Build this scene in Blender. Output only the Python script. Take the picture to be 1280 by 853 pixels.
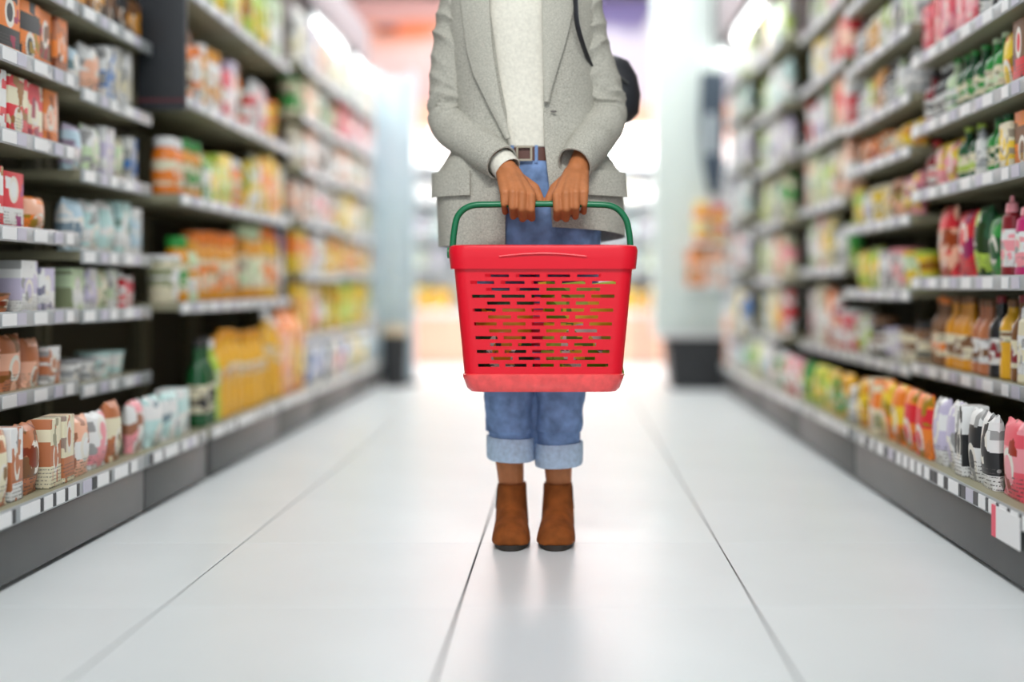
import bpy, bmesh, math, random
from mathutils import Vector, Matrix, noise
random.seed(7)
PI = math.pi
S = bpy.context.scene
COL = S.collection
for o in list(bpy.data.objects):
    bpy.data.objects.remove(o)

# ------------------------------------------------------------------ camera
EYE = 0.65                                   # camera height above the floor
cam = bpy.data.cameras.new('camera')
camo = bpy.data.objects.new('camera', cam); COL.objects.link(camo)
camo.location = (0, 0, EYE); camo.rotation_euler = (PI / 2, 0, 0)
cam.sensor_width = 36; cam.lens = 36 * 1500 / 1280
cam.shift_x = -68 / 1280; cam.shift_y = -69.5 / 1280
cam.clip_start = 0.05; cam.clip_end = 60
cam.dof.use_dof = True; cam.dof.focus_distance = 2.83; cam.dof.aperture_fstop = 0.62
S.camera = camo

# ------------------------------------------------------------------ world, lights, exposure
W = bpy.data.worlds.new('daylight'); S.world = W; W.use_nodes = True
W.node_tree.nodes['Background'].inputs[0].default_value = (0.86, 0.94, 1.0, 1)
W.node_tree.nodes['Background'].inputs[1].default_value = 0.60
S.view_settings.view_transform = 'Standard'; S.view_settings.look = 'None'
S.view_settings.gamma = 1; S.view_settings.use_curve_mapping = False
S.view_settings.exposure = 1.2
S.cycles.use_denoising = True
S.cycles.max_bounces = 7; S.cycles.diffuse_bounces = 4; S.cycles.glossy_bounces = 3
S.cycles.sample_clamp_indirect = 6


def area(name, loc, sx, sy, power, col=(0.96, 0.99, 1.0), rot=(0, 0, 0)):
    l = bpy.data.lights.new(name, 'AREA'); l.shape = 'RECTANGLE'; l.size = sx; l.size_y = sy
    l.energy = power; l.color = col
    o = bpy.data.objects.new(name, l); COL.objects.link(o); o.location = loc; o.rotation_euler = rot
    return o


area('ceiling_lamp', (-0.1, 4.4, 3.12), 1.0, 2.2, 13)
area('ceiling_lamp', (-0.1, 7.2, 3.12), 1.5, 2.2, 30)
area('ceiling_lamp', (0.0, 9.3, 3.12), 3.0, 0.8, 14)
key = area('added_key_light', (-0.1, 0.3, 3.12), 1.2, 0.8, 10, (1, 1, .98), (math.radians(48), 0, 0)); key.data.spread = math.radians(75)  # added lamp, out of view, aimed forward to brighten the person's front


# ------------------------------------------------------------------ helpers
def at(px, py, y):
    return Vector(((px - 708) / 1500 * y, y, EYE - (py - 357) / 1500 * y))


def lin(r, g, b):
    f = lambda c: (c / 12.92 if c <= 0.04045 else ((c + 0.055) / 1.055) ** 2.4)
    return tuple(f(v / 255) for v in (r, g, b))


def mat(name, col, rough=0.5, metal=0.0, var=0.0, scale=20.0, bump=0.0, bscale=200.0, emit=0.0, coat=0.0, spec=0.5):
    m = bpy.data.materials.new(name); m.use_nodes = True
    nt = m.node_tree; N = nt.nodes; L = nt.links; p = N['Principled BSDF']
    p.inputs['Base Color'].default_value = (*col, 1); p.inputs['Roughness'].default_value = rough
    p.inputs['Metallic'].default_value = metal
    if coat: p.inputs['Coat Weight'].default_value = coat
    p.inputs['Specular IOR Level'].default_value = spec
    if emit:
        p.inputs['Emission Color'].default_value = (*col, 1); p.inputs['Emission Strength'].default_value = emit
    tc = N.new('ShaderNodeTexCoord')
    if var:
        n = N.new('ShaderNodeTexNoise'); n.inputs['Scale'].default_value = scale; n.inputs['Detail'].default_value = 4
        L.new(tc.outputs['Object'], n.inputs['Vector'])
        r = N.new('ShaderNodeValToRGB'); r.color_ramp.elements[0].position = 0.3; r.color_ramp.elements[1].position = 0.7
        r.color_ramp.elements[0].color = (*[c * (1 - var) for c in col], 1)
        r.color_ramp.elements[1].color = (*[min(1, c * (1 + var)) for c in col], 1)
        L.new(n.outputs['Fac'], r.inputs['Fac']); L.new(r.outputs['Color'], p.inputs['Base Color'])
    if bump:
        n2 = N.new('ShaderNodeTexNoise'); n2.inputs['Scale'].default_value = bscale; n2.inputs['Detail'].default_value = 3
        L.new(tc.outputs['Object'], n2.inputs['Vector'])
        b = N.new('ShaderNodeBump'); b.inputs['Strength'].default_value = bump; b.inputs['Distance'].default_value = 0.002
        L.new(n2.outputs['Fac'], b.inputs['Height']); L.new(b.outputs['Normal'], p.inputs['Normal'])
    return m


def tinted(name, rough, printed, metal=0.0, coat=0.0, mix=1.0):
    """Material whose colour is the object's own colour; printed=True adds a band, a badge and lines of print in the accent colour."""
    m = bpy.data.materials.new(name); m.use_nodes = True
    nt = m.node_tree; N = nt.nodes; L = nt.links; p = N['Principled BSDF']
    p.inputs['Roughness'].default_value = rough; p.inputs['Metallic'].default_value = metal
    if coat: p.inputs['Coat Weight'].default_value = coat
    oi = N.new('ShaderNodeObjectInfo')
    if not printed:
        L.new(oi.outputs['Color'], p.inputs['Base Color']); return m
    ac = N.new('ShaderNodeAttribute'); ac.attribute_type = 'OBJECT'; ac.attribute_name = 'accent'
    tc = N.new('ShaderNodeTexCoord'); sp = N.new('ShaderNodeSeparateXYZ'); L.new(tc.outputs['Generated'], sp.inputs[0])

    def math_(op, a, b=None, c=None):
        n = N.new('ShaderNodeMath'); n.operation = op
        for i, v in enumerate((a, b, c)):
            if v is None: continue
            if isinstance(v, (int, float)): n.inputs[i].default_value = v
            else: L.new(v, n.inputs[i])
        return n.outputs[0]

    def mixc(f, a, b):
        n = N.new('ShaderNodeMix'); n.data_type = 'RGBA'
        L.new(f, n.inputs[0])
        for i, v in ((6, a), (7, b)):
            if isinstance(v, tuple): n.inputs[i].default_value = (*v, 1)
            else: L.new(v, n.inputs[i])
        return n.outputs[2]
    X, Z = sp.outputs[0], sp.outputs[2]
    band_at = math_('MULTIPLY_ADD', oi.outputs['Random'], 0.5, 0.2)
    band = math_('LESS_THAN', math_('ABSOLUTE', math_('SUBTRACT', Z, band_at)), 0.15)
    c1 = mixc(band, oi.outputs['Color'], ac.outputs['Color'])
    dx = math_('SUBTRACT', X, 0.5); dz = math_('SUBTRACT', Z, math_('SUBTRACT', 0.9, band_at))
    d = math_('SQRT', math_('ADD', math_('MULTIPLY', dx, dx), math_('MULTIPLY', dz, dz)))
    badge = math_('LESS_THAN', d, 0.24)
    c2 = mixc(badge, c1, (0.78, 0.74, 0.66))
    core = math_('LESS_THAN', d, 0.15)
    c3 = mixc(core, c2, ac.outputs['Color'])
    wv = math_('GREATER_THAN', math_('SINE', math_('MULTIPLY', Z, 120.0)), 0.6)
    nz = N.new('ShaderNodeTexNoise'); nz.inputs['Scale'].default_value = 18; L.new(tc.outputs['Generated'], nz.inputs['Vector'])
    txt = math_('MULTIPLY', math_('MULTIPLY', wv, math_('GREATER_THAN', nz.outputs['Fac'], 0.5)), math_('LESS_THAN', Z, 0.3))
    c4 = mixc(txt, c3, (0.08, 0.07, 0.07))
    off = N.new('ShaderNodeVectorMath'); off.operation = 'MULTIPLY_ADD'
    L.new(tc.outputs['Generated'], off.inputs[0]); off.inputs[1].default_value = (1.0, 0.0, 1.2)
    cmb = N.new('ShaderNodeCombineXYZ')
    for i in range(3): L.new(math_('MULTIPLY', oi.outputs['Random'], 17.0 + 9 * i), cmb.inputs[i])
    L.new(cmb.outputs[0], off.inputs[2])
    vo = N.new('ShaderNodeTexVoronoi'); vo.distance = 'CHEBYCHEV'; vo.inputs['Scale'].default_value = 4.2; L.new(off.outputs[0], vo.inputs['Vector'])
    sc = N.new('ShaderNodeSeparateColor'); L.new(vo.outputs['Color'], sc.inputs[0])
    hs = N.new('ShaderNodeHueSaturation'); L.new(oi.outputs['Color'], hs.inputs['Color'])
    hs.inputs['Value'].default_value = 0.42; hs.inputs['Saturation'].default_value = 1.25
    L.new(math_('MULTIPLY_ADD', oi.outputs['Random'], 0.16, 0.42), hs.inputs['Hue'])
    c5 = mixc(math_('GREATER_THAN', sc.outputs[0], 0.84), c4, hs.outputs[0])
    c6 = mixc(math_('GREATER_THAN', sc.outputs[1], 0.86), c5, ac.outputs['Color'])
    L.new(c6, p.inputs['Base Color'])
    return m


def T(loc): return Matrix.Translation(Vector(loc))


def add_box(bm, lo, hi, bevel=0.0):
    r = bmesh.ops.create_cube(bm, size=1)
    lo, hi = Vector(lo), Vector(hi); c = (lo + hi) / 2; d = hi - lo
    for v in r['verts']:
        v.co = Vector((v.co.x * d.x, v.co.y * d.y, v.co.z * d.z)) + c
    if bevel:
        es = list({e for v in r['verts'] for e in v.link_edges})
        bmesh.ops.bevel(bm, geom=es, offset=bevel, segments=2, affect='EDGES', profile=0.5)


def box(lo, hi, bevel=0.0):
    bm = bmesh.new(); add_box(bm, lo, hi, bevel); return bm


def add_loft(bm, rings, closed=True, cap=True):
    vs = [[bm.verts.new(p) for p in r] for r in rings]
    n = len(vs[0])
    for a, b in zip(vs, vs[1:]):
        for i in range(n if closed else n - 1):
            j = (i + 1) % n
            bm.faces.new((a[i], a[j], b[j], b[i]))
    if cap and closed:
        bm.faces.new(list(reversed(vs[0]))); bm.faces.new(vs[-1])
    return vs


def ring(c, rx, ry, z, n=24, p=1.0):
    out = []
    for i in range(n):
        a = 2 * PI * i / n
        ca, sa = math.cos(a), math.sin(a)
        out.append(Vector((c[0] + rx * math.copysign(abs(ca) ** p, ca), c[1] + ry * math.copysign(abs(sa) ** p, sa), z)))
    return out


def lathe(profile, n=18, cap=True):
    bm = bmesh.new(); add_loft(bm, [ring((0, 0), r, r, z, n) for r, z in profile], True, cap); return bm


def spline(pts, k=8):
    P = [Vector(p) for p in pts]; P = [2 * P[0] - P[1]] + P + [2 * P[-1] - P[-2]]
    out = []
    for i in range(1, len(P) - 2):
        for j in range(k):
            t = j / k; a, b, c, d = P[i - 1:i + 3]
            out.append(0.5 * ((2 * b) + (c - a) * t + (2 * a - 5 * b + 4 * c - d) * t * t + (3 * b - a - 3 * c + d) * t ** 3))
    out.append(P[-2]); return out


def lerps(vals, u):
    x = u * (len(vals) - 1); i = min(int(x), len(vals) - 2); return vals[i] + (vals[i + 1] - vals[i]) * (x - i)


def add_tube(bm, pts, rad, n=12, cap=True, fold=None, flat=1.0):
    """Sweep; rad = a number or a list of radii along the path; fold(u, angle) adds to the radius."""
    P = [Vector(p) for p in pts]; t0 = (P[1] - P[0]).normalized()
    nrm = t0.orthogonal().normalized(); rings = []
    for i, p in enumerate(P):
        t = (P[min(i + 1, len(P) - 1)] - P[max(i - 1, 0)]).normalized()
        nrm = (nrm - t * nrm.dot(t)).normalized(); bn = t.cross(nrm)
        u = i / (len(P) - 1); r = lerps(rad, u) if isinstance(rad, (list, tuple)) else rad
        rings.append([p + (nrm * math.cos(a) + bn * math.sin(a) * flat) * (r + (fold(u, nrm * math.cos(a) + bn * math.sin(a)) if fold else 0)) for a in [2 * PI * j / n for j in range(n)]])
    return add_loft(bm, rings, True, cap)


def add_capsule(bm, a, b, ra, rb):
    """Closed tapered capsule: rings along the axis with round ends."""
    a, b = Vector(a), Vector(b); t = (b - a).normalized(); u = t.orthogonal().normalized(); w = t.cross(u); rings = []
    for c, r, angs in ((a, ra, (-84, -60, -30, 0)), (b, rb, (0, 30, 60, 84))):
        for g in angs:
            g = math.radians(g)
            rings.append([c + t * r * math.sin(g) + (u * math.cos(q) + w * math.sin(q)) * r * math.cos(g) for q in [2 * PI * i / 14 for i in range(14)]])
    add_loft(bm, rings)


def add_chain(bm, pts, rad):
    for i in range(len(pts) - 1):
        add_capsule(bm, Vector(pts[i]), Vector(pts[i + 1]), rad[i], rad[i + 1])


def add_ball(bm, c, r):
    bmesh.ops.create_icosphere(bm, subdivisions=3, radius=1, matrix=T(c) @ Matrix.Diagonal((*r, 1)))


def mesh_of(bm, name, m, smooth=True):
    bmesh.ops.recalc_face_normals(bm, faces=bm.faces[:])
    me = bpy.data.meshes.new(name); bm.to_mesh(me); bm.free()
    if m: me.materials.append(m)
    if smooth and len(me.polygons):
        me.polygons.foreach_set('use_smooth', [True] * len(me.polygons))
        try: me.set_sharp_from_angle(angle=math.radians(38))
        except Exception: pass
    return me


def link(name, me, parent=None, loc=(0, 0, 0)):
    o = bpy.data.objects.new(name, me); COL.objects.link(o); o.location = loc
    if parent: o.parent = parent
    return o


def wloc(o):
    v = Vector((0, 0, 0))
    while o: v += Vector(o.location); o = o.parent
    return v


def obj(name, bm, m, parent=None, loc=None, smooth=True):
    """bm is in world coordinates; the object's origin is loc (top level) or its parent's origin."""
    org = wloc(parent) if parent else Vector(loc or (0, 0, 0))
    bmesh.ops.translate(bm, vec=-org, verts=bm.verts[:])
    return link(name, mesh_of(bm, name, m, smooth), parent, (0, 0, 0) if parent else org)


def tag(o, label, cat, group=None):
    o['label'] = label; o['category'] = cat
    if group: o['group'] = group
    return o


def thing(name, label, cat, loc, group=None):
    o = bpy.data.objects.new(name, None); COL.objects.link(o); o.location = loc; o.empty_display_size = 0.1
    return tag(o, label, cat, group)


def struct(name, bm, m, loc=None):
    o = obj(name, bm, m, None, loc); o['kind'] = 'structure'; return o


def remesh(bm, voxel, smooth=4, decimate=None, solid=None):
    me = bpy.data.meshes.new('tmp'); bm.to_mesh(me); bm.free()
    o = bpy.data.objects.new('tmp', me); COL.objects.link(o)
    r = o.modifiers.new('r', 'REMESH'); r.mode = 'VOXEL'; r.voxel_size = voxel
    s = o.modifiers.new('s', 'SMOOTH'); s.iterations = smooth; s.factor = 0.5
    if decimate:
        d = o.modifiers.new('d', 'DECIMATE'); d.ratio = decimate
    dg = bpy.context.evaluated_depsgraph_get(); dg.update()
    m2 = bpy.data.meshes.new_from_object(o.evaluated_get(dg))
    out = bmesh.new(); out.from_mesh(m2)
    bpy.data.objects.remove(o); bpy.data.meshes.remove(me); bpy.data.meshes.remove(m2)
    return out


def thicken(bm, t):
    bmesh.ops.recalc_face_normals(bm, faces=bm.faces[:])
    bmesh.ops.solidify(bm, geom=bm.faces[:], thickness=t)


# ------------------------------------------------------------------ materials
M = {}
M['tile'] = mat('floor_tile', (0.74, 0.775, 0.785), 0.30, var=0.03, scale=2.5)
M['grout'] = mat('grout', (0.10, 0.10, 0.10), 0.9)
M['plaster'] = mat('white_plaster', (0.80, 0.80, 0.79), 0.8)
M['warmwall'] = mat('warm_wall', (0.82, 0.74, 0.72), 0.8)
M['steel'] = mat('grey_painted_steel', (0.085, 0.087, 0.086), 0.42, metal=0.25, var=0.12, scale=3)
M['shelf'] = mat('olive_grey_shelf', (0.27, 0.255, 0.165), 0.5)
M['back'] = mat('dark_back_panel', (0.085, 0.075, 0.05), 0.7)
M['rail'] = mat('pale_price_rail', (0.36, 0.385, 0.395), 0.35)
M['ticketw'] = mat('white_ticket', (0.84, 0.84, 0.84), 0.5)
M['ticketk'] = mat('black_ticket', (0.02, 0.02, 0.025), 0.4)
M['ticketl'] = mat('lavender_ticket', (0.55, 0.53, 0.62), 0.5)
M['promo'] = mat('pink_edge', (0.85, 0.10, 0.16), 0.5)
M['canopy'] = mat('mauve_canopy', (0.36, 0.30, 0.32), 0.6)
M['post'] = mat('pale_blue_post', (0.58, 0.70, 0.77), 0.35)
M['colw'] = mat('pale_column', (0.70, 0.78, 0.75), 0.5)
M['charcoal'] = mat('charcoal_sign', (0.025, 0.028, 0.034), 0.5)
M['navy'] = mat('slate_sign', (0.05, 0.075, 0.11), 0.4)
M['maroon'] = mat('maroon_line', (0.12, 0.02, 0.03), 0.5)
M['black'] = mat('black_plastic', (0.018, 0.019, 0.022), 0.45)
M['tube'] = mat('lit_tube', (1, 1, 0.98), 0.3, emit=5)
M['white'] = mat('white_enamel', (0.84, 0.85, 0.86), 0.4)
M['peach'] = mat('peach_panel', (0.92, 0.52, 0.38), 0.5)
M['case'] = mat('lit_case_back', (0.9, 0.92, 0.95), 0.5)
# products
M['card'] = tinted('printed_card', 0.45, True)
M['film'] = tinted('printed_film', 0.42, True)
M['label'] = tinted('printed_label', 0.5, True)
M['glass'] = tinted('glass_with_contents', 0.22, False, coat=0.2)
M['cap'] = tinted('cap_plastic', 0.35, False)
M['tin'] = mat('tin', (0.65, 0.65, 0.66), 0.3, metal=0.9)
# person
M['skin'] = mat('brown_skin', (0.46, 0.165, 0.062), 0.5, spec=0.3, var=0.10, scale=40, bump=0.15, bscale=500)
M['tweed'] = mat('grey_tweed', (0.43, 0.415, 0.36), 0.95, var=0.32, spec=0.2, scale=330, bump=0.5, bscale=420)
M['lapel'] = mat('grey_tweed_lapel', (0.455, 0.44, 0.38), 0.95, var=0.2, scale=330, bump=0.5, bscale=420)
M['knit'] = mat('cream_knit', (0.74, 0.71, 0.62), 0.9, var=0.08, scale=120, bump=0.8, bscale=170)
M['denim'] = mat('blue_denim', (0.185, 0.285, 0.50), 0.9, spec=0.2, var=0.35, scale=26, bump=0.4, bscale=600)
M['cuff'] = mat('pale_denim_inside', (0.50, 0.63, 0.80), 0.85, var=0.14, scale=90, bump=0.4, bscale=600)
M['suede'] = mat('brown_suede', (0.225, 0.062, 0.012), 0.85, spec=0.2, var=0.25, scale=30, bump=0.3, bscale=500)
M['suede2'] = mat('dark_elastic', (0.07, 0.025, 0.012), 0.9)
M['sole'] = mat('dark_sole', (0.02, 0.014, 0.01), 0.6)
M['leather'] = mat('brown_leather', (0.10, 0.03, 0.018), 0.45)
M['brass'] = mat('dull_metal', (0.30, 0.26, 0.2), 0.45, metal=.8)
M['hair'] = mat('dark_hair', (0.02, 0.012, 0.008), 0.5)
M['bag'] = mat('black_bag', (0.014, 0.015, 0.02), 0.5, bump=0.2, bscale=300)
M['redp'] = mat('red_plastic', (0.72, 0.005, 0.020), 0.30, spec=0.36)
M['redl'] = mat('light_red_plastic', (0.85, 0.075, 0.075), 0.20, coat=0.3, var=0.14, scale=45)
M['green'] = mat('green_plastic', (0.006, 0.15, 0.06), 0.32, spec=0.4)

# ------------------------------------------------------------------ room shell
XL, XR, YB = -2.1, 2.1, 11.2
fl = struct('floor', box((XL, -1.0, -0.10), (XR, YB, -0.004)), M['grout'])
tm = mesh_of(box((0.002, 0.0007, -0.004), (0.598, 0.5993, 0.0), 0.0012), 'tile', M['tile'], False)
for i in range(-3, 3):
    for j in range(-1, 19):
        x0 = -0.217 + 0.6 * i; y0 = 0.025 + 0.6 * j
        if y0 + 0.6 > YB: continue
        link('tile', tm, fl, (x0, y0, 0))
struct('ceiling', box((XL, -1.0, 3.2), (XR, YB + 0.1, 3.3)), M['plaster'])
struct('wall_back', box((XL, YB, 0), (XR, YB + 0.1, 3.2)), M['warmwall'])
struct('wall_left', box((XL - 0.1, -1.0, 0), (XL, YB + 0.1, 3.2)), M['plaster'])
struct('wall_right', box((XR, -1.0, 0), (XR + 0.1, YB + 0.1, 3.2)), M['plaster'])

# ------------------------------------------------------------------ product prototypes (unit size: 1 x 1 x 1, front towards -Y)
def bag_mesh():
    bm = bmesh.new(); nx, nz = 9, 11; F, B = [], []
    for side, store in ((-1, F), (1, B)):
        for k in range(nz):
            z = k / (nz - 1); row = []
            for i in range(nx):
                u = i / (nx - 1) * 2 - 1
                puff = (1 - abs(u) ** 2.6) ** 0.6 * (max(0, math.sin(PI * min(1, max(0, z * 0.92 + 0.04)))) ** 0.45)
                if z > 0.93: puff *= 0.06
                if z == 0: puff = max(puff, 0.55 * (1 - u * u * 0.3))
                w = 0.5 * (1 - 0.10 * math.sin(PI * z)) + 0.012 * math.sin(9 * z + u)
                row.append(bm.verts.new((u * w, side * (0.5 * puff + 0.004), z + 0.015 * (1 if z > 0.9 else 0) * math.sin(i * 2.1))))
            store.append(row)
    for g, fl_ in ((F, False), (B, True)):
        for k in range(nz - 1):
            for i in range(nx - 1):
                q = (g[k][i], g[k][i + 1], g[k + 1][i + 1], g[k + 1][i]); bm.faces.new(q if not fl_ else q[::-1])
    edge = lambda g: g[0] + [r[-1] for r in g[1:]] + g[-1][-2::-1] + [r[0] for r in g[-2:0:-1]]
    a, b = edge(F), edge(B)
    for i in range(len(a)):
        j = (i + 1) % len(a); bm.faces.new((a[j], a[i], b[i], b[j]))
    return bm


def gable_mesh():
    bm = bmesh.new(); r = lambda hx, hy, z: [Vector((-hx, -hy, z)), Vector((hx, -hy, z)), Vector((hx, hy, z)), Vector((-hx, hy, z))]
    add_loft(bm, [r(.5, .5, 0), r(.5, .5, .76), r(.5, .06, .93), r(.5, .05, 1.0)]); return bm


def label_mesh(r, z0, z1):
    bm = bmesh.new(); add_loft(bm, [ring((0, 0), r, r, z0, 18), ring((0, 0), r, r, z1, 18)], True, False); return bm


PROTO = {}   # kind -> (object name, words, everyday category, depth/width ratio, [ (part name, mesh, role) ])
def proto(kind, name, words, cat, ratio, body, parts=()):
    PROTO[kind] = (name, words, cat, ratio, [('', mesh_of(body[0], name, M[body[1]]), 'main')] +
                   [(pn, mesh_of(pb, pn, M[pm]), role) for pn, pb, pm, role in parts])


b_ = box((-.5, -.5, 0), (.5, .5, 1), 0.02)
proto('box', 'food_box', 'food box', 'box', 0.5, (b_, 'card'))
proto('bag', 'food_bag', 'food bag', 'bag', 0.5, (bag_mesh(), 'film'))
proto('jar', 'glass_jar', 'glass jar', 'jar', 1.0, (lathe([(.40, 0), (.48, .03), (.5, .10), (.5, .66), (.46, .75), (.38, .80), (.38, .84)]), 'glass'),
      [('lid', lathe([(.42, .83), (.43, .85), (.43, .98), (.40, 1.0)]), 'cap', 'accent'),
       ('paper_label', label_mesh(.506, .16, .60), 'label', 'label')])
proto('oil', 'oil_bottle', 'oil bottle', 'bottle', 1.0, (lathe([(.42, 0), (.5, .02), (.5, .22), (.46, .30), (.46, .38), (.5, .46), (.5, .62), (.40, .74), (.20, .84), (.17, .92)]), 'glass'),
      [('cap', lathe([(.20, .90), (.21, .91), (.21, .99), (.18, 1.0)]), 'cap', 'accent'),
       ('paper_label', label_mesh(.507, .47, .61), 'label', 'label')])
proto('bottle', 'glass_bottle', 'glass bottle', 'bottle', 1.0, (lathe([(.44, 0), (.5, .02), (.5, .55), (.44, .64), (.22, .74), (.18, .80), (.18, .93)]), 'glass'),
      [('cap', lathe([(.20, .91), (.205, .92), (.205, .99), (.18, 1.0)]), 'cap', 'accent'),
       ('paper_label', label_mesh(.507, .16, .48), 'label', 'label')])
proto('squeeze', 'sauce_bottle', 'sauce bottle', 'bottle', 0.7, (lathe([(.44, 0), (.5, .03), (.47, .2), (.43, .4), (.47, .6), (.42, .74), (.24, .80)]), 'cap'),
      [('cap', lathe([(.30, .79), (.31, .80), (.27, .90), (.12, .93), (.08, 1.0)]), 'cap', 'accent'),
       ('paper_label', label_mesh(.49, .12, .58), 'label', 'label')])
proto('can', 'tin_can', 'tin can', 'can', 1.0, (lathe([(.47, 0), (.5, .01), (.5, .03), (.48, .05), (.48, .95), (.5, .97), (.5, .99), (.47, 1.0), (.46, .97)]), 'tin'),
      [('paper_label', label_mesh(.49, .07, .93), 'label', 'main')])
proto('carton', 'drink_carton', 'drink carton', 'carton', 1.0, (gable_mesh(), 'card'),
      [('cap', lathe([(.0, 0), (.14, 0), (.14, .05), (.12, .06)], 10), 'cap', 'accent')])
for v in PROTO['carton'][4][1][1].vertices: v.co = (v.co.x, -0.28 - v.co.z * 1.0, 0.86 + v.co.y * 0.5)
proto('tub', 'plastic_tub', 'plastic tub', 'tub', 1.0, (lathe([(.38, 0), (.40, .01), (.48, .88)]), 'film'),
      [('lid', lathe([(.50, .87), (.505, .88), (.505, .97), (.46, .985), (.45, .975)]), 'cap', 'accent')])

CLR = {'orange': (.85, .22, .02), 'red': (.72, .015, .03), 'white': (.80, .80, .79), 'cream': (.78, .72, .52), 'yellow': (.86, .60, .03),
       'amber': (.72, .30, .015), 'brown': (.20, .085, .03), 'terracotta': (.50, .17, .07), 'lavender': (.55, .50, .66), 'pale blue': (.48, .64, .74),
       'aqua': (.52, .74, .72), 'green': (.03, .30, .05), 'dark green': (.008, .09, .025), 'lime': (.45, .62, .07), 'pink': (.85, .32, .36),
       'magenta': (.58, .02, .17), 'peach': (.88, .48, .33), 'black': (.018, .018, .02), 'grey': (.38, .39, .41), 'dark red': (.24, .012, .02),
       'blue': (.04, .18, .52), 'pale green': (.60, .74, .48), 'gold': (.80, .42, .02), 'rose': (.80, .10, .14)}
ORD = ['first', 'second', 'third', 'fourth', 'fifth', 'sixth', 'seventh', 'eighth', 'ninth', 'tenth', 'eleventh', 'twelfth', 'thirteenth', 'fourteenth',
       'fifteenth', 'sixteenth', 'seventeenth', 'eighteenth', 'nineteenth', 'twentieth'] + ['twenty-' + x for x in
       ('first', 'second', 'third', 'fourth', 'fifth', 'sixth', 'seventh', 'eighth', 'ninth')]


def product(kind, main, acc, w, h, loc, rotz, label, group, depth=None):
    name, words, cat, ratio, parts = PROTO[kind]
    root = None
    for pn, me, role in parts:
        if root is None:
            o = root = link(name, me, None, loc); o.rotation_euler = (0, 0, rotz)
            o.scale = (w, depth or w * ratio, h); tag(o, label, cat, group)
        else:
            o = link(pn, me, root)
        col = {'main': CLR[main], 'accent': CLR[acc], 'label': CLR['cream'] if main in ('amber', 'gold', 'brown', 'dark green', 'orange', 'green') else CLR['white']}[role]
        ac = CLR[acc] if role != 'label' else CLR[acc if acc != 'white' else main]
        o.color = (*col, 1); o['accent'] = list(ac)
    return root


def stock(spec, side, xs, y0, y1, z, clear, shelfname, bayname, cycle=True):
    """spec: 'kind colour/accent width x height * count; ...' laid from the near end of the shelf to the far one."""
    items = []
    for part in spec.split(';'):
        k, rest = part.strip().split(' ', 1); cc, dims = rest.rsplit(' ', 1)
        main, acc = cc.split('/'); dims, n = dims.split('*'); w, h = dims.split('x')
        items += [(k, main, acc, float(w), float(h))] * int(n)
    y = y0 + 0.012; i = 0
    while True:
        if not cycle and i >= len(items): break
        k, main, acc, w, h = items[i % len(items)]
        if y + w > y1 - 0.005 or i >= len(ORD): break
        h = min(h * random.uniform(0.96, 1.03), clear - 0.012)
        if y0 > 4.95: h = min(h * 1.26 * random.uniform(.9, 1.05), clear - 0.012)
        ratio = PROTO[k][3]; d = min(w * ratio, 0.25)
        if k in ('box', 'bag'): d = random.uniform(0.05, 0.08)
        rz = side * PI / 2 + random.uniform(-0.05, 0.05)
        x = xs + side * (0.022 + d / 2 + random.uniform(0, 0.014))
        words = PROTO[k][1]
        product(k, main, acc, w * 0.94, h, (x, y + w / 2, z + 0.0008), rz,
                f'{main} {words}, {ORD[i]} along {shelfname} in the {bayname}',
                f'goods on {shelfname} in the {bayname}', d)
        y += w + random.uniform(0.003, 0.010); i += 1


# ------------------------------------------------------------------ shelving bays
SHELFNAME = ['the bottom shelf', 'the second shelf up', 'the third shelf up', 'the fourth shelf up', 'the fifth shelf up', 'the sixth shelf up', 'the seventh shelf up', 'the eighth shelf up']


def ticket_mesh(w, h, m):
    return mesh_of(box((-0.0012, -w / 2, -h / 2), (0.0012, w / 2, h / 2)), 'price_ticket', m, False)


TK = {k: ticket_mesh(w, 0.030, M[m]) for k, (w, m) in {'w': (0.045, 'ticketw'), 'k': (0.014, 'ticketk'), 'K': (0.03, 'ticketk'), 'l': (0.05, 'ticketl'), 'W': (0.075, 'ticketw')}.items()}
TKW = {'w': .045, 'k': .014, 'K': .03, 'l': .05, 'W': .075}


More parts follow.
